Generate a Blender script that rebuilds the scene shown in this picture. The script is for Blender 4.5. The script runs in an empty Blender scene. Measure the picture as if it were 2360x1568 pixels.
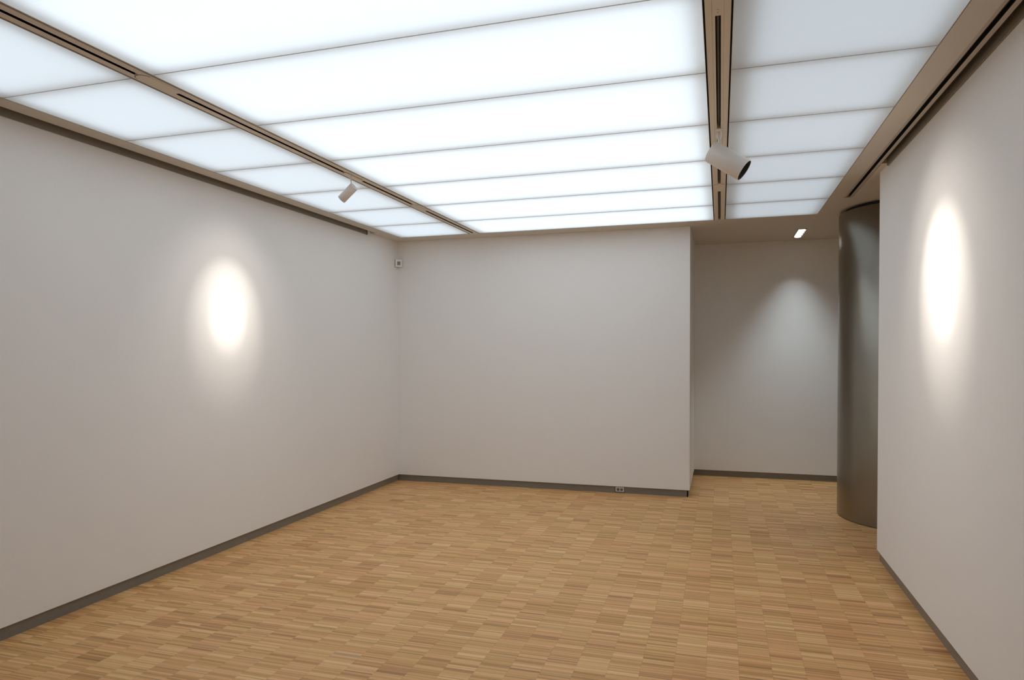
import bpy, bmesh, math
from mathutils import Vector, Matrix

# ------------------------------------------------------------------ camera, world, exposure
SC = bpy.context.scene
COL = SC.collection
YAW, PITCH, ROLL, FPX, CY = 0.2975, -0.0206, -0.0030, 1566.731, 839.845
_c, _s = math.cos(YAW), math.sin(YAW)
F = Vector((-_s, _c, 0)); R = Vector((_c, _s, 0)); U = Vector((0, 0, 1))
_c, _s = math.cos(PITCH), math.sin(PITCH); F, U = F*_c + U*_s, U*_c - F*_s
_c, _s = math.cos(ROLL), math.sin(ROLL); R, U = R*_c + U*_s, U*_c - R*_s
cam_data = bpy.data.cameras.new('camera')
cam_data.sensor_width = 36.0
cam_data.lens = FPX/2360*36
cam_data.shift_y = (CY - 784)/2360
cam_data.clip_start = 0.05
cam = bpy.data.objects.new('camera', cam_data); COL.objects.link(cam)
m = Matrix.Identity(4)
for i in range(3):
    m[i][0], m[i][1], m[i][2] = R[i], U[i], -F[i]
m[0][3], m[1][3], m[2][3] = 0, 0, 1.6
cam.matrix_world = m
SC.camera = cam

W = bpy.data.worlds.new('world'); SC.world = W; W.use_nodes = True
W.node_tree.nodes['Background'].inputs[0].default_value = (0, 0, 0, 1)
W.node_tree.nodes['Background'].inputs[1].default_value = 0

SC.view_settings.view_transform = 'Standard'
SC.view_settings.look = 'None'
SC.view_settings.gamma = 1
SC.view_settings.exposure = -0.37
SC.view_settings.use_curve_mapping = False
SC.cycles.max_bounces = 14
SC.cycles.diffuse_bounces = 8
SC.cycles.glossy_bounces = 4
SC.cycles.transmission_bounces = 6
SC.cycles.use_denoising = True

# luminous ceiling: strength of the lamp sheets above the diffusers
LAMP_COL = (0.79, 0.905, 1.0)
LAMP_LEFT, LAMP_MID, LAMP_RIGHT = 1.90, 2.45, 1.28

# ------------------------------------------------------------------ measures (metres)
H = 2.925                      # ceiling
XL, XR = -3.783, 1.142         # left and right wall
YB, YA, YR = 7.5705, 8.936, 5.722   # back wall, alcove wall, end of right wall
PX = -0.315                    # edge of back wall / alcove side
YREAR = -4.2
ZB, REC = 0.0755, 0.016        # skirting height and its recess
Y0 = 2.6454; PITCHY = 0.7805; YEND = 7.2851
TRACK_L, TRACK_M = -2.674, -0.0135

# ------------------------------------------------------------------ materials
def mat(name, col, rough=0.6, metal=0.0, bump=0.0, bscale=200, spec=0.5, var=0.0):
    M = bpy.data.materials.new(name); M.use_nodes = True
    nt = M.node_tree; b = nt.nodes['Principled BSDF']
    b.inputs['Roughness'].default_value = rough
    b.inputs['Metallic'].default_value = metal
    b.inputs['Specular IOR Level'].default_value = spec
    tc = nt.nodes.new('ShaderNodeNewGeometry')
    no = nt.nodes.new('ShaderNodeTexNoise'); no.inputs['Scale'].default_value = bscale
    no.inputs['Detail'].default_value = 3
    nt.links.new(tc.outputs['Position'], no.inputs['Vector'])
    cr = nt.nodes.new('ShaderNodeValToRGB')
    cr.color_ramp.elements[0].position = 0.3; cr.color_ramp.elements[1].position = 0.7
    cr.color_ramp.elements[0].color = tuple(c*(1-var) for c in col) + (1,)
    cr.color_ramp.elements[1].color = tuple(min(1, c*(1+var)) for c in col) + (1,)
    nt.links.new(no.outputs['Fac'], cr.inputs['Fac'])
    nt.links.new(cr.outputs['Color'], b.inputs['Base Color'])
    if bump:
        bp = nt.nodes.new('ShaderNodeBump'); bp.inputs['Strength'].default_value = bump
        bp.inputs['Distance'].default_value = 0.001
        nt.links.new(no.outputs['Fac'], bp.inputs['Height'])
        nt.links.new(bp.outputs['Normal'], b.inputs['Normal'])
    return M

M_WALL = mat('wall_paint', (0.92, 0.918, 0.908), 0.75, bump=0.35, bscale=260, spec=0.25, var=0.012)
M_CEIL = mat('ceiling_paint', (0.66, 0.62, 0.555), 0.7, bump=0.1, spec=0.25, var=0.01)
M_BASE = mat('skirting_paint', (0.225, 0.21, 0.18), 0.34, var=0.04, bscale=30)
M_ALU = mat('beige_track_paint', (0.76, 0.71, 0.61), 0.45, var=0.01)
M_ALU2 = mat('beige_track_channel_shaded', (0.50, 0.45, 0.375), 0.5, var=0.01)  # shade of the recessed channel put into a darker beige
M_DARK = mat('dark_channel', (0.012, 0.010, 0.008), 0.6, var=0.1)
M_COPPER = mat('track_conductor', (0.16, 0.14, 0.11), 0.5, var=0.1)
M_BOX = mat('light_box_metal', (0.62, 0.59, 0.55), 0.6, var=0.02)
M_WHITE = mat('white_lamp_enamel', (0.80, 0.77, 0.73), 0.35, var=0.01)
M_BLACK = mat('black_baffle', (0.02, 0.02, 0.02), 0.45, var=0.1)
M_GREY = mat('grey_plastic', (0.62, 0.60, 0.57), 0.5, var=0.02)
M_HOLE = mat('socket_hole', (0.05, 0.045, 0.04), 0.7, var=0.1)
M_SENS = mat('sensor_plastic', (0.95, 0.95, 0.93), 0.5, var=0.01)
M_SENSD = mat('sensor_window', (0.30, 0.27, 0.24), 0.4, var=0.05)
M_RAIL = mat('picture_rail_paint', (0.26, 0.235, 0.19), 0.6, var=0.03)

def emis(name, col, st):
    M = bpy.data.materials.new(name); M.use_nodes = True
    nt = M.node_tree; nt.nodes.clear()
    e = nt.nodes.new('ShaderNodeEmission'); e.inputs[0].default_value = tuple(col)+(1,); e.inputs[1].default_value = st
    o = nt.nodes.new('ShaderNodeOutputMaterial'); nt.links.new(e.outputs[0], o.inputs[0])
    return M
M_SHEET = {k: emis('fluorescent_' + k, LAMP_COL, v) for k, v in
           (('left', LAMP_LEFT), ('mid', LAMP_MID), ('right', LAMP_RIGHT), ('dim', LAMP_RIGHT*.5))}
M_GLOWLAMP = emis('lamp_glow', (1.0, 0.99, 0.93), 2.6)

def diffuser_mat():
    M = bpy.data.materials.new('opal_diffuser'); M.use_nodes = True
    nt = M.node_tree; nt.nodes.clear()
    t = nt.nodes.new('ShaderNodeBsdfTranslucent'); t.inputs[0].default_value = (0.95, 0.95, 0.95, 1)
    d = nt.nodes.new('ShaderNodeBsdfDiffuse'); d.inputs[0].default_value = (0.8, 0.8, 0.8, 1)
    x = nt.nodes.new('ShaderNodeMixShader'); x.inputs[0].default_value = 0.35
    o = nt.nodes.new('ShaderNodeOutputMaterial')
    nt.links.new(t.outputs[0], x.inputs[1]); nt.links.new(d.outputs[0], x.inputs[2])
    nt.links.new(x.outputs[0], o.inputs[0])
    return M
M_DIFF = diffuser_mat()

def steel_mat():
    M = mat('brushed_steel', (0.27, 0.25, 0.21), 0.30, metal=0.95, var=0.04, bscale=3)
    nt = M.node_tree; b = nt.nodes['Principled BSDF']
    g = nt.nodes.new('ShaderNodeNewGeometry'); mp = nt.nodes.new('ShaderNodeMapping')
    mp.inputs['Scale'].default_value = (420, 420, 2)
    n = nt.nodes.new('ShaderNodeTexNoise'); n.inputs['Scale'].default_value = 1.0; n.inputs['Detail'].default_value = 2
    nt.links.new(g.outputs['Position'], mp.inputs[0]); nt.links.new(mp.outputs[0], n.inputs['Vector'])
    mr = nt.nodes.new('ShaderNodeMapRange'); mr.inputs[3].default_value = 0.27; mr.inputs[4].default_value = 0.32
    nt.links.new(n.outputs['Fac'], mr.inputs[0]); nt.links.new(mr.outputs[0], b.inputs['Roughness'])
    return M
M_STEEL = steel_mat()

def floor_mat():
    """Industrial strip parquet: lamellas on edge, 157.5 mm long across the room, butted in
    straight columns that run away from the viewer."""
    M = bpy.data.materials.new('oak_strip_parquet'); M.use_nodes = True
    nt = M.node_tree; L = nt.links.new; N = nt.nodes.new
    b = nt.nodes['Principled BSDF']
    def math_(op, a, bb=None, c=None):
        n = N('ShaderNodeMath'); n.operation = op
        for i, v in enumerate((a, bb, c)):
            if v is None: continue
            if isinstance(v, (int, float)): n.inputs[i].default_value = v
            else: L(v, n.inputs[i])
        return n.outputs[0]
    def comb(x, y, z=0.0):
        n = N('ShaderNodeCombineXYZ')
        for i, v in enumerate((x, y, z)):
            if isinstance(v, (int, float)): n.inputs[i].default_value = v
            else: L(v, n.inputs[i])
        return n.outputs[0]
    def wn(vec):
        n = N('ShaderNodeTexWhiteNoise'); n.noise_dimensions = '3D'; L(vec, n.inputs['Vector']); return n
    g = N('ShaderNodeNewGeometry'); sp = N('ShaderNodeSeparateXYZ'); L(g.outputs['Position'], sp.inputs[0])
    X, Y = sp.outputs[0], sp.outputs[1]
    cx = math_('DIVIDE', math_('ADD', X, 0.064 + 40*0.1575), 0.1575)
    col = math_('FLOOR', cx); fx = math_('FRACT', cx)
    colr = wn(comb(col, 7.3)).outputs['Value']
    # strips
    sy = math_('DIVIDE', math_('ADD', Y, math_('MULTIPLY', colr, 0.3)), 0.0105)
    st = math_('FLOOR', sy); fy = math_('FRACT', sy)
    r1 = wn(comb(col, st, 1.0)).outputs['Value']
    # short runs of similar strips
    rn = math_('FLOOR', math_('DIVIDE', math_('ADD', Y, math_('MULTIPLY', colr, 5.1)), 0.034))
    r2 = wn(comb(col, rn, 2.0)).outputs['Value']
    # glued elements
    bl = math_('FLOOR', math_('DIVIDE', math_('ADD', Y, math_('MULTIPLY', colr, 9.7)), 0.16))
    r3n = wn(comb(col, bl, 3.0)); r3 = r3n.outputs['Value']
    # grain along X
    gn = N('ShaderNodeTexNoise'); gn.inputs['Scale'].default_value = 1.0; gn.inputs['Detail'].default_value = 3
    L(comb(math_('MULTIPLY', X, 9), math_('MULTIPLY', Y, 330), math_('MULTIPLY', st, 3.1)), gn.inputs['Vector'])
    v = math_('MULTIPLY', r1, 0.42)
    v = math_('MULTIPLY_ADD', r2, 0.30, v)
    v = math_('MULTIPLY_ADD', r3, 0.10, v)
    v = math_('MULTIPLY_ADD', gn.outputs['Fac'], 0.30, v)
    v = math_('SUBTRACT', v, 0.03)
    cr = N('ShaderNodeValToRGB'); L(v, cr.inputs['Fac'])
    e = cr.color_ramp.elements
    e[0].position = 0.05; e[0].color = (0.38, 0.19, 0.065, 1)
    e[1].position = 0.95; e[1].color = (0.97, 0.70, 0.37, 1)
    for p, c in ((0.3, (0.60, 0.335, 0.132)), (0.5, (0.74, 0.435, 0.18)), (0.72, (0.86, 0.54, 0.25))):
        q = e.new(p); q.color = c + (1,)
    # hue drift between elements (redder / yellower)
    hs = N('ShaderNodeHueSaturation')
    L(cr.outputs['Color'], hs.inputs['Color'])
    hr = N('ShaderNodeSeparateColor'); L(r3n.outputs['Color'], hr.inputs[0])
    hs.inputs['Saturation'].default_value = 1.04
    L(math_('MULTIPLY_ADD', hr.outputs[1], 0.010, 0.490), hs.inputs['Hue'])
    # occasional dark strip and the butt joints
    dk = math_('GREATER_THAN', wn(comb(col, st, 5.0)).outputs['Value'], 0.955)
    ed = math_('LESS_THAN', fx, 0.012)
    sj = math_('LESS_THAN', fy, 0.07)
    dark = math_('MAXIMUM', math_('MULTIPLY', dk, 0.34), math_('MAXIMUM', math_('MULTIPLY', ed, 0.28), math_('MULTIPLY', sj, 0.14)))
    mx = N('ShaderNodeMix'); mx.data_type = 'RGBA'
    L(dark, mx.inputs[0]); L(hs.outputs[0], mx.inputs[6]); mx.inputs[7].default_value = (0.11, 0.05, 0.018, 1)
    L(mx.outputs[2], b.inputs['Base Color'])
    b.inputs['Roughness'].default_value = 0.42
    b.inputs['Specular IOR Level'].default_value = 0.35
    bp = N('ShaderNodeBump'); bp.inputs['Strength'].default_value = 0.12; bp.inputs['Distance'].default_value = 0.001
    L(r1, bp.inputs['Height']); L(bp.outputs[0], b.inputs['Normal'])
    return M
M_FLOOR = floor_mat()

# ------------------------------------------------------------------ mesh helpers
def box(bm, x0, x1, y0, y1, z0, z1):
    v = [bm.verts.new(p) for p in ((x0,y0,z0),(x1,y0,z0),(x1,y1,z0),(x0,y1,z0),(x0,y0,z1),(x1,y0,z1),(x1,y1,z1),(x0,y1,z1))]
    for f in ((0,3,2,1),(4,5,6,7),(0,1,5,4),(1,2,6,5),(2,3,7,6),(3,0,4,7)):
        bm.faces.new([v[i] for i in f])
def boxes(lst):
    bm = bmesh.new()
    for b in lst: box(bm, *b)
    return bm
def obj(name, bm, material, parent=None, smooth=False, bevel=0.0, origin=None):
    bmesh.ops.recalc_face_normals(bm, faces=bm.faces)
    me = bpy.data.meshes.new(name)
    if origin is not None:
        bmesh.ops.translate(bm, verts=bm.verts, vec=-Vector(origin))
    bm.to_mesh(me); bm.free()
    me.materials.append(material)
    if smooth:
        for p in me.polygons: p.use_smooth = True
    o = bpy.data.objects.new(name, me); COL.objects.link(o)
    if parent is not None: o.parent = parent
    if origin is not None: o.location = origin
    if bevel:
        md = o.modifiers.new('bevel', 'BEVEL'); md.width = bevel; md.segments = 2; md.limit_method = 'ANGLE'
    if smooth:
        md = o.modifiers.new('edges', 'EDGE_SPLIT'); md.split_angle = math.radians(40)
    return o
def struct(name, bm, material, **k):
    o = obj(name, bm, material, **k); o['kind'] = 'structure'; return o
def thing(name, label, cat, loc, group=None, rot=None):
    o = bpy.data.objects.new(name, None); COL.objects.link(o)
    o.empty_display_size = 0.05
    o.location = loc
    if rot is not None: o.rotation_euler = rot
    o['label'] = label; o['category'] = cat; o['kind'] = 'thing'
    if group: o['group'] = group
    return o
def lathe(bm, prof, seg=48, M=None, close=False):
    """revolve (radius, z) profile about Z"""
    rings = []
    for r, z in prof:
        if r < 1e-6:
            rings.append([bm.verts.new((0, 0, z))])
        else:
            rings.append([bm.verts.new((r*math.cos(2*math.pi*i/seg), r*math.sin(2*math.pi*i/seg), z)) for i in range(seg)])
    pairs = list(zip(rings[:-1], rings[1:]))
    if close: pairs.append((rings[-1], rings[0]))
    for a, b in pairs:
        for i in range(seg):
            j = (i+1) % seg
            if len(a) == 1 and len(b) == 1: continue
            if len(a) == 1: bm.faces.new((a[0], b[i], b[j]))
            elif len(b) == 1: bm.faces.new((a[i], b[0], a[j]))
            else: bm.faces.new((a[i], b[i], b[j], a[j]))
    if M is not None: bmesh.ops.transform(bm, matrix=M, verts=bm.verts)
    return bm
def prism(bm, pts, z0, z1):
    a = [bm.verts.new((x, y, z0)) for x, y in pts]; b = [bm.verts.new((x, y, z1)) for x, y in pts]
    bm.faces.new(a[::-1]); bm.faces.new(b)
    n = len(pts)
    for i in range(n): bm.faces.new((a[i], a[(i+1) % n], b[(i+1) % n], b[i]))
    return bm
def axis_matrix(origin, direction, up=(0, 0, 1)):
    z = Vector(direction).normalized(); x = Vector(up).cross(z).normalized(); y = z.cross(x)
    M = Matrix.Identity(4)
    for i in range(3): M[i][0], M[i][1], M[i][2], M[i][3] = x[i], y[i], z[i], origin[i]
    return M

# ------------------------------------------------------------------ room shell
XE = 3.4; TOP = 3.2
struct('floor', boxes([(XL-.2, XE+.2, YREAR-.2, YA+.2, -0.1, 0)]), M_FLOOR)
struct('wall_left', boxes([(XL-.2, XL, YREAR, YB+.2, ZB, TOP), (XL-.2, XL-REC-.012, YREAR, YB+.2, 0, ZB)]), M_WALL)
struct('wall_back', boxes([(XL, PX, YB, YA+.15, ZB, TOP), (XL-.02, PX-REC-.012, YB+REC+.012, YA+.15, 0, ZB)]), M_WALL)
struct('wall_alcove', boxes([(PX, XE, YA, YA+.15, ZB, TOP), (PX-.03, XE, YA+REC+.012, YA+.15, 0, ZB)]), M_WALL)
struct('wall_right', boxes([(XR, XE, YREAR, YR, ZB, TOP), (XR+REC+.012, XE, YREAR, YR-REC-.012, 0, ZB)]), M_WALL)
struct('wall_corridor', boxes([(XE, XE+.2, YR-.2, YA+.15, 0, TOP)]), M_WALL)
struct('wall_rear', boxes([(XL-.2, XE, YREAR-.2, YREAR, 0, TOP)]), M_WALL)
zt = ZB - 0.004
struct('baseboard_left', boxes([(XL-REC-.012, XL-REC, YREAR, YB+REC, 0, zt)]), M_BASE)
# gap left in the board for the double socket
SX0, SX1 = -1.1225, -1.0175
struct('baseboard_back', boxes([(XL-REC, SX0-.0015, YB+REC, YB+REC+.012, 0, zt), (SX1+.0015, PX-REC, YB+REC, YB+REC+.012, 0, zt),
                                (SX0-.0015, SX1+.0015, YB+REC+.006, YB+REC+.012, 0, zt),
                                (SX0+.012, SX1-.002, YB+REC, YB+REC+.006, 0, .006)]), M_BASE)
struct('baseboard_pillar', boxes([(PX-REC-.012, PX-REC, YB+REC, YA+REC, 0, zt)]), M_BASE)
struct('baseboard_alcove', boxes([(PX-REC, XE, YA+REC, YA+REC+.012, 0, zt)]), M_BASE)
struct('baseboard_right', boxes([(XR+REC, XR+REC+.012, YREAR, YR-REC, 0, zt), (XR+REC+.012, XE, YR-REC-.012, YR-REC, 0, zt)]), M_BASE)

edges = [YEND, 6.5507, 5.7634, 4.9865, 4.1978, 3.4149, Y0, Y0 - PITCHY]
YP = edges[-1]
# ceiling soffits, in one plane with the diffusers
PLX0, PLX1 = -3.592, TRACK_L-.0665       # left bank of panels
PMX0, PMX1 = TRACK_L+.0615, TRACK_M-.0575
PRX0, PRX1 = TRACK_M+.0575, 0.906
CT = H + 0.16
DLX0, DLX1 = .812, .908         # cut-out of the recessed downlight in the alcove
struct('ceiling', boxes([
    (-3.720, PLX0-.003, YREAR, YEND, H, CT),
    (XL, -3.720, 6.90, YEND, H, CT), (PLX0-.003, PRX1+.003, YEND+.0001, YEND+.01, H+.002, CT),
    (XL, PX, YEND, YB, H, CT),
    (PX, XE, YEND, 8.10, H, CT), (PX, DLX0, 8.10, 8.68, H, CT), (DLX1, XE, 8.10, 8.68, H, CT), (PX, XE, 8.68, YA, H, CT),
    (PRX1+.003, 1.0285, YREAR, YEND, H, CT),
    (1.0285, XE, 6.575, YEND, H, CT),
    (1.0985, XE, YR-.28, 6.575, H, CT),
    (XL, -3.720, YREAR, 6.90, H+.09, CT),
    (1.0285, XR, YREAR, 6.575, H+.09, CT),
    (PLX0, PRX1, YREAR, YP-.0005, H, CT),
    (XL, XE, YREAR, YA, CT, CT+.08)]), M_CEIL)

# hanging rails on the walls inside the shadow slots
o = obj('picture_rail', boxes([(XL, XL+.012, YREAR, 6.80, 2.896, 3.0), (XL, XL+.022, 6.785, 6.80, 2.893, 2.99)]), M_RAIL)
o['label'] = 'long dark grey-brown hanging rail along the top of the left wall'; o['category'] = 'picture rail'
o['group'] = 'picture rails'
o = obj('picture_rail', boxes([(XR-.012, XR, YREAR, 5.44, 2.906, 3.0)]), M_RAIL)
o['label'] = 'dark hanging rail along the top of the right wall beside the black track slot'; o['category'] = 'picture rail'
o['group'] = 'picture rails'

# ------------------------------------------------------------------ luminous ceiling panels
ROWN = ['nearest the back wall', 'second from the back wall', 'third from the back wall', 'fourth from the back wall',
        'fifth from the back wall', 'sixth from the back wall', 'seventh from the back wall']
BANK = {'left': (PLX0, PLX1, 'left bank between the left wall and the left track'),
        'mid': (PMX0, PMX1, 'wide middle bank between the two tracks'),
        'right': (PRX0, PRX1, 'right bank beside the right-hand track')}
T = 0.0010                    # sheet metal of the light boxes
def panel(bank, row):
    x0, x1, desc = BANK[bank]
    y1, y0 = edges[row], edges[row+1]
    seen = row <= 6 and not (bank == 'right' and row == 6)
    if seen:
        lab = {'left': 'narrow white glowing ceiling panel in the left bank, row %s',
               'mid': 'wide white glowing ceiling panel in the middle bank, row %s',
               'right': 'dimmer white glowing ceiling panel in the right bank, row %s'}[bank] % ROWN[row]
        grp = 'glowing ceiling panels'
    else:
        lab = 'white glowing ceiling panel overhead, out of view behind the nearest rows'
        grp = 'glowing ceiling panels out of view'
    cx, cy = (x0+x1)/2, (y0+y1)/2
    t = thing('ceiling_light_panel', lab, 'ceiling light', (cx, cy, H), grp)
    w, d = (x1-x0)/2, (y1-y0)/2
    h = 0.105
    z0 = 0.0006
    f = boxes([(-w, w, -d, -d+T, z0, h), (-w, w, d-T, d, z0, h), (-w, -w+T, -d+T, d-T, z0, h), (w-T, w, -d+T, d-T, z0, h),
               (-w, w, -d, d, h, h+.004)])
    obj('light_box', f, M_BOX, t)
    bm = bmesh.new()
    v = [bm.verts.new(p) for p in ((-w+T, -d+T, .003), (w-T, -d+T, .003), (w-T, d-T, .003), (-w+T, d-T, .003))]
    bm.faces.new(v); obj('diffuser', bm, M_DIFF, t)
    bm = bmesh.new()
    el, er, ey, zz = (0.085 if bank == 'right' else 0.055), 0.045, 0.028, 0.06
    v = [bm.verts.new(p) for p in ((-w+el, -d+ey, zz), (-w+el, d-ey, zz), (w-er, d-ey, zz), (w-er, -d+ey, zz))]
    bm.faces.new(v); o = obj('lamp_sheet', bm, M_SHEET['dim' if bank == 'right' and row == 6 else bank], t)
    return t
for row in range(len(edges)-1):
    for bank in ('left', 'mid', 'right'):
        panel(bank, row)

# ------------------------------------------------------------------ lighting tracks
def half_disc(cx, yf, r, ylen, n=24):
    """cover plate with a rounded near end"""
    pts = [(cx + r*math.cos(a), yf + r - r*math.sin(a)*1.0) for a in [math.pi*i/n for i in range(n+1)]]
    pts = [(cx - r, yf + ylen)] + [(x, y) for x, y in pts[::-1]] + [(cx + r, yf + ylen)]
    return pts
def track(cx, slots, covers, label, hw=0.0495, iw=0.0225, sw=0.011, rail=True, seam=.0006):
    t = thing('ceiling_track', label, 'light track', (cx, YEND, H), 'lighting tracks between the ceiling panels')
    ya, yb = YP, YEND-.0005
    # local coordinates: x about track centre, y about YEND
    L = lambda b: (b[0], b[1], b[2]-YEND, b[3]-YEND, b[4]-H, b[5]-H)
    obj('side_flange', boxes([L((-hw, -iw-seam, ya, yb, H-.001, H+.05))]), M_ALU, t)
    obj('side_flange', boxes([L((iw+seam, hw, ya, yb, H-.001, H+.05))]), M_ALU, t)
    prof = [L((-iw, -sw, ya, yb, H-.001, H+.05)), L((sw, iw, ya, yb, H-.001, H+.05))]
    cuts = sorted(slots)
    prev = ya
    for a, b in cuts:
        if a > prev: prof.append(L((-sw, sw, prev, a, H-.001, H+.05)))
        prev = b
    if prev < yb: prof.append(L((-sw, sw, prev, yb, H-.001, H+.05)))
    obj('centre_profile', boxes(prof), M_ALU, t)
    for a, b in cuts:
        dk = [L((-sw-.001, sw+.001, a-.002, b+.002, H+.030, H+.034)), L((-sw-.001, -sw, a, b, H, H+.03)), L((sw, sw+.001, a, b, H, H+.03))]
        obj('slot_lining', boxes(dk), M_DARK, t)
        if rail: obj('conductor_rail', boxes([L((-.0045, .0045, a+.001, b-.001, H+.016, H+.029))]), M_COPPER, t)
    for y, ln in covers:
        pts = [(x, yy-YEND) for x, yy in half_disc(0, y, 0.036, ln)]
        obj('joint_cover', prism(bmesh.new(), pts, -.0022, -.0008), M_ALU, t, bevel=.0005)
        arc = [math.pi*(i/32) for i in range(33)]
        ring = [(.036*math.cos(a), y+.036-.036*math.sin(a)-YEND) for a in arc] + [(.0395*math.cos(a), y+.036-.0395*math.sin(a)-YEND) for a in arc[::-1]]
        obj('joint_gap', prism(bmesh.new(), ring, -.0016, -.0009), M_DARK, t)
    obj('backing_strip', boxes([L((-.0565, -hw, ya, yb, H+.040, H+.044)), L((hw, .0565, ya, yb, H+.040, H+.044)), L((-hw, hw, ya, yb, H+.05, H+.054))]), M_DARK, t)
    return t
track(TRACK_L, [(YP+.05, 2.610), (2.866, 4.486), (4.744, 5.654), (5.956, 7.236)], [(2.617, .235), (5.672, .26)],
      'beige lighting track on the left, running from the upper left corner towards the back wall', rail=False, seam=.0001)
tm = track(TRACK_M, [(YP+.05, 2.59), (2.843, 4.276), (4.402, 5.698), (5.974, 7.272)], [(5.706, .245)],
      'beige lighting track in the middle carrying the large white spotlight')
obj('joint_cover', boxes([(-.0223, .0223, 2.60-YEND, 2.838-YEND, -.0022, -.0008)]), M_ALU, tm)
for yy in (2.79, 2.812):
    bm = lathe(bmesh.new(), [(0, 0), (.0028, 0), (.0028, .0006), (0, .0006)], 12, Matrix.Translation((0, yy-YEND, -.0024)))
    obj('screw', bm, M_COPPER, tm)

# wall-side track on the right
t = thing('wall_side_track', 'long straight black track slot in a beige channel beside the right wall', 'light track', (1.063, 6.57, H))
L = lambda b: (b[0]-1.063, b[1]-1.063, b[2]-6.57, b[3]-6.57, b[4]-H, b[5]-H)
ya, yb = YREAR, 6.57
obj('side_flange', boxes([L((1.0305, 1.0495, ya, yb, H+.004, H+.05))]), M_ALU2, t)
obj('side_flange', boxes([L((1.0715, 1.0955, ya, yb, H+.001, H+.05))]), M_ALU2, t)
obj('end_cap', boxes([L((1.0305, 1.0955, yb-.004, yb+.0035, H+.001, H+.05)), L((1.0495, 1.0715, yb-.012, yb-.004, H+.003, H+.05))]), M_ALU2, t)
obj('slot_lining', boxes([L((1.0495, 1.0715, ya, yb-.012, H+.045, H+.05)), L((1.0495, 1.0505, ya, yb-.012, H+.0006, H+.045)), L((1.0705, 1.0715, ya, yb-.012, H+.0006, H+.045))]), M_DARK, t)
obj('divider_strip', boxes([L((1.0965, 1.0985, ya, 5.44, H-.002, H+.05))]), M_DARK, t)

# ------------------------------------------------------------------ spotlights on the tracks
def spotlight(label, pivot, target, rad, length, stem_top, adapter, energy, size, blend, back_off, col=(1.0, 0.90, 0.80)):
    """pivot: centre of the cylinder body"""
    P = Vector(pivot); D = (Vector(target) - P).normalized()
    t = thing('track_spotlight', label, 'spotlight', (stem_top[0], stem_top[1], H), 'white cylinder spotlights on the ceiling tracks')
    O = Vector((stem_top[0], stem_top[1], H))
    def loc(bm): bmesh.ops.translate(bm, verts=bm.verts, vec=-O); return bm
    A = axis_matrix(P, D)
    h = length/2
    th = rad*0.045
    prof = [(0, -h), (rad*.90, -h), (rad*.97, -h+rad*.03), (rad, -h+rad*.10), (rad, h-.001), (rad-.0008, h), (rad-th, h), (rad-th, -h+th), (0, -h+th)]
    obj('housing', loc(lathe(bmesh.new(), prof, 64, A)), M_WHITE, t, smooth=True)
    ri = rad-th-.0005
    prof = [(ri, h-.002), (ri-.001, h-.002), (ri*.80, h-length*.28), (ri*.62, h-length*.42), (ri*.62, h-length*.46), (ri, h-length*.46)]
    b = obj('baffle', loc(lathe(bmesh.new(), prof, 64, A, close=True)), M_BLACK, t, smooth=True)
    prof = [(0, h-length*.47), (ri*.9, h-length*.47), (ri*.9, h-length*.5), (0, h-length*.5)]
    obj('lens', loc(lathe(bmesh.new(), prof, 48, A)), emis('lens_glow', col, 0.35), t)
    # rear ring and bracket slot
    prof = [(rad*.55, -h-.0008), (rad*.60, -h-.0022), (rad*.86, -h-.0022), (rad*.90, -h-.0004), (rad*.55, -h-.0004)]
    obj('rear_ring', loc(lathe(bmesh.new(), prof, 48, A, close=True)), M_WHITE, t, smooth=True)
    # stem from adapter to the body's back
    S = Vector(stem_top)
    J = Vector((S.x, S.y, P.z + D.z*(S.x-P.x)/D.x + rad*.5))
    d = J - S
    prof = [(0, 0), (rad*.24, 0), (rad*.22, d.length*.25), (rad*.13, d.length*.45), (rad*.13, d.length*1.0), (0, d.length)]
    obj('stem', loc(lathe(bmesh.new(), prof, 24, axis_matrix(S, d, (0, 1, 0)))), M_WHITE, t, smooth=True)
    x, y0, y1, hw, dz = adapter
    ad = obj('adapter', loc(boxes([(x-hw, x+hw, y0, y1, H-.001-dz, H-.0028)])), M_ALU, t, bevel=.0015)
    # reflector beam: hot core, body and spill of one lamp
    for nm, k_e, k_s in (('beam_core', 0.50, 0.58), ('beam_body', 0.40, 1.1), ('beam_spill', 0.12, 2.2)):
        ld = bpy.data.lights.new(nm, 'SPOT')
        ld.energy = energy*k_e; ld.color = col; ld.spot_size = math.radians(size*k_s); ld.spot_blend = blend
        ld.shadow_soft_size = rad*.45
        lo = bpy.data.objects.new(nm, ld); COL.objects.link(lo)
        Lm = axis_matrix(P + D*(h - (length*.40 if nm != 'beam_spill' else length*.10)), -D)
        lo.matrix_world = Matrix.Translation(-O) @ Lm
        lo.parent = t
    return t
spotlight('small white cylinder spotlight on the left track, aimed at the left wall',
          (-2.700, 4.58, 2.794), (XL, 4.56, 1.885), .0335, .142, (-2.674, 4.585, H-.0035), (TRACK_L, 4.487, 4.742, .016, .006),
          170, 36, 1.0, .045)
spotlight('large white cylinder spotlight on the middle track, aimed at the right wall',
          (.0385, 4.36, 2.7475), (XR, 4.19, 1.95), .066, .238, (TRACK_M+.002, 4.345, H-.0035), (TRACK_M, 4.278, 4.400, .0215, .003),
          235, 39, 1.0, .085)

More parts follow.
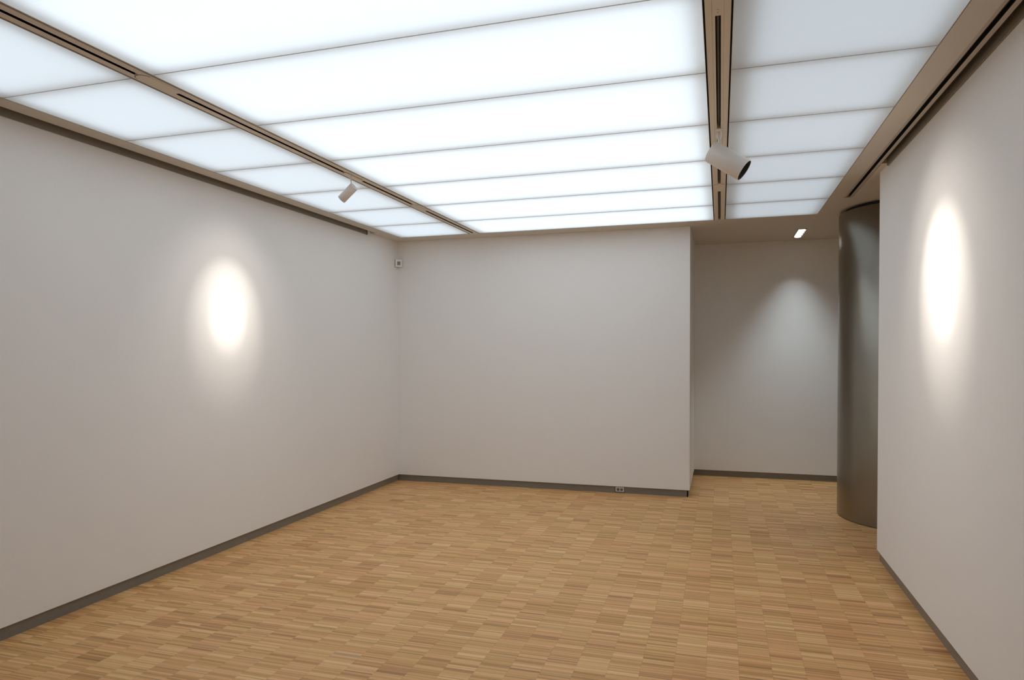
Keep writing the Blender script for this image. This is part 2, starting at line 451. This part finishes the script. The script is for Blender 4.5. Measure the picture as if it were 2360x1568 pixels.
# recessed four-lamp downlight in the alcove ceiling
def alcove_lamp():
    xc, y0, y1 = (DLX0+DLX1)/2, 8.10, 8.68
    top = Vector((xc, (y0+y1)/2, H))
    t = thing('recessed_downlight', 'bright row of four round lamps in a narrow frame in the alcove ceiling', 'ceiling light', top)
    hw, hl = (DLX1-DLX0)/2 - .0005, (y1-y0)/2 - .0005
    obj('frame', boxes([(-hw, -hw+.004, -hl, hl, -.006, .09), (hw-.004, hw, -hl, hl, -.006, .09),
                        (-hw+.004, hw-.004, -hl, -hl+.004, -.006, .09), (-hw+.004, hw-.004, hl-.004, hl, -.006, .09),
                        (-hw, hw, -hl, hl, .09, .094)]), M_BASE, t)
    obj('reflector', boxes([(-hw+.0045, hw-.0045, -hl+.0045, hl-.0045, .012, .016)]), M_HOLE, t)
    n = 4
    for k in range(n):
        y = -hl + .075 + k*(2*hl-.15)/(n-1)
        prof = [(0, -.017), (.026, -.016), (.036, -.012), (.0385, -.006), (.036, .002), (.028, .012), (0, .012)]
        obj('lamp', lathe(bmesh.new(), prof, 36, Matrix.Translation((0, y, 0))), M_GLOWLAMP, t, smooth=True)
        ld = bpy.data.lights.new('downlight_beam', 'SPOT'); ld.energy = DL_E; ld.color = (.80, .93, 1.0)
        ld.spot_size = math.radians(80); ld.spot_blend = 1.0; ld.shadow_soft_size = .02
        lo = bpy.data.objects.new('downlight_beam', ld); COL.objects.link(lo)
        lo.location = (0, y, -.045)
        lo.rotation_euler = (math.radians(1), 0, 0)
        lo.parent = t
DL_E = 25
alcove_lamp()

# ------------------------------------------------------------------ steel drum
CX, CYc, CR = 1.7166, 7.2015, 0.6257
t = thing('steel_column', 'large round brushed steel column behind the right wall', 'column', (CX, CYc, 0))
obj('shaft', lathe(bmesh.new(), [(0, .004), (CR-.004, .004), (CR, .008), (CR, H-.040), (CR-.003, H-.036), (0, H-.036)], 160), M_STEEL, t, smooth=True)
obj('shadow_gap', lathe(bmesh.new(), [(0, H-.036), (CR-.05, H-.036), (CR-.05, H-.0005), (0, H-.0005)], 120), M_DARK, t, smooth=True)
obj('base_gasket', lathe(bmesh.new(), [(0, 0), (CR-.012, 0), (CR-.012, .004), (0, .004)], 120), M_DARK, t)

# ------------------------------------------------------------------ double socket in the skirting
yF = YB + REC - .003
SW = SX1 - SX0
t = thing('wall_socket', 'double power socket with two round outlets set into the back skirting', 'socket', ((SX0+SX1)/2, yF, 0))
zc0, zc1 = .0125, ZB-.0065
w = SW/2
pl = boxes([(-w+.0035, w-.0035, 0, .008, zc0, zc1)])
plate = obj('face_plate', pl, M_GREY, t, bevel=.0015)
obj('dark_surround', boxes([(-w, w, .002, .009, .0065, ZB-.0045)]), M_HOLE, t)
zm = (zc0+zc1)/2 - .002
for k, cx in enumerate((-.0195, .0195)):
    rr = .0155
    Mx = Matrix.Translation((cx, -.0004, zm)) @ Matrix.Rotation(math.radians(90), 4, 'X')
    obj('outlet', lathe(bmesh.new(), [(rr, 0), (rr+.0015, .0012), (rr+.0028, 0)], 32, Mx), M_GREY, t, smooth=True)
    o = obj('outlet_well', lathe(bmesh.new(), [(0, -.0002), (rr, -.0002), (rr, .0003), (0, .0003)], 32, Mx),
            mat('outlet_shade', (.13, .12, .105) if k == 0 else (.2, .185, .16), .6), t)
    if k == 1:
        for px, pz in ((-.0075, -.001), (.0055, .007), (.0055, -.008)):
            Mh = Matrix.Translation((cx+px, -.0009, zm+pz)) @ Matrix.Rotation(math.radians(90), 4, 'X')
            obj('pin_hole', lathe(bmesh.new(), [(0, 0), (.0034, 0), (.0034, .0004), (0, .0004)], 16, Mh), M_HOLE, t)

# ------------------------------------------------------------------ corner sensor
t = thing('corner_sensor', 'small square white motion sensor with a dark centre high in the back left corner', 'sensor',
          (XL, YB, 2.661), rot=(0, 0, math.radians(38)))
# local -Y faces the room
s = .040
wedge = [(-.052, -.046), (.052, -.046), (.040, -.034), (0, -.004), (-.040, -.034)]
bm = prism(bmesh.new(), [(-s, -.068), (s, -.068), (s, -.056), (.012, -.02), (-.012, -.02), (-s, -.056)], -.044, .044)
obj('case', bm, M_SENS, t, bevel=.002)
obj('shadow_plate', boxes([(-.043, .043, -.0655, -.0625, -.048, .047)]), M_RAIL, t)  # dark plate added as the shadow fringe around the case
obj('front_frame', boxes([(-s, s, -.073, -.068, .022, .046), (-s, s, -.073, -.068, -.046, -.024), (-s, -.019, -.073, -.068, -.024, .022), (.021, s, -.073, -.068, -.024, .022)]), M_SENS, t, bevel=.001)
obj('sensor_window', boxes([(-.018, .020, -.070, -.0682, -.023, .021)]), M_SENSD, t)
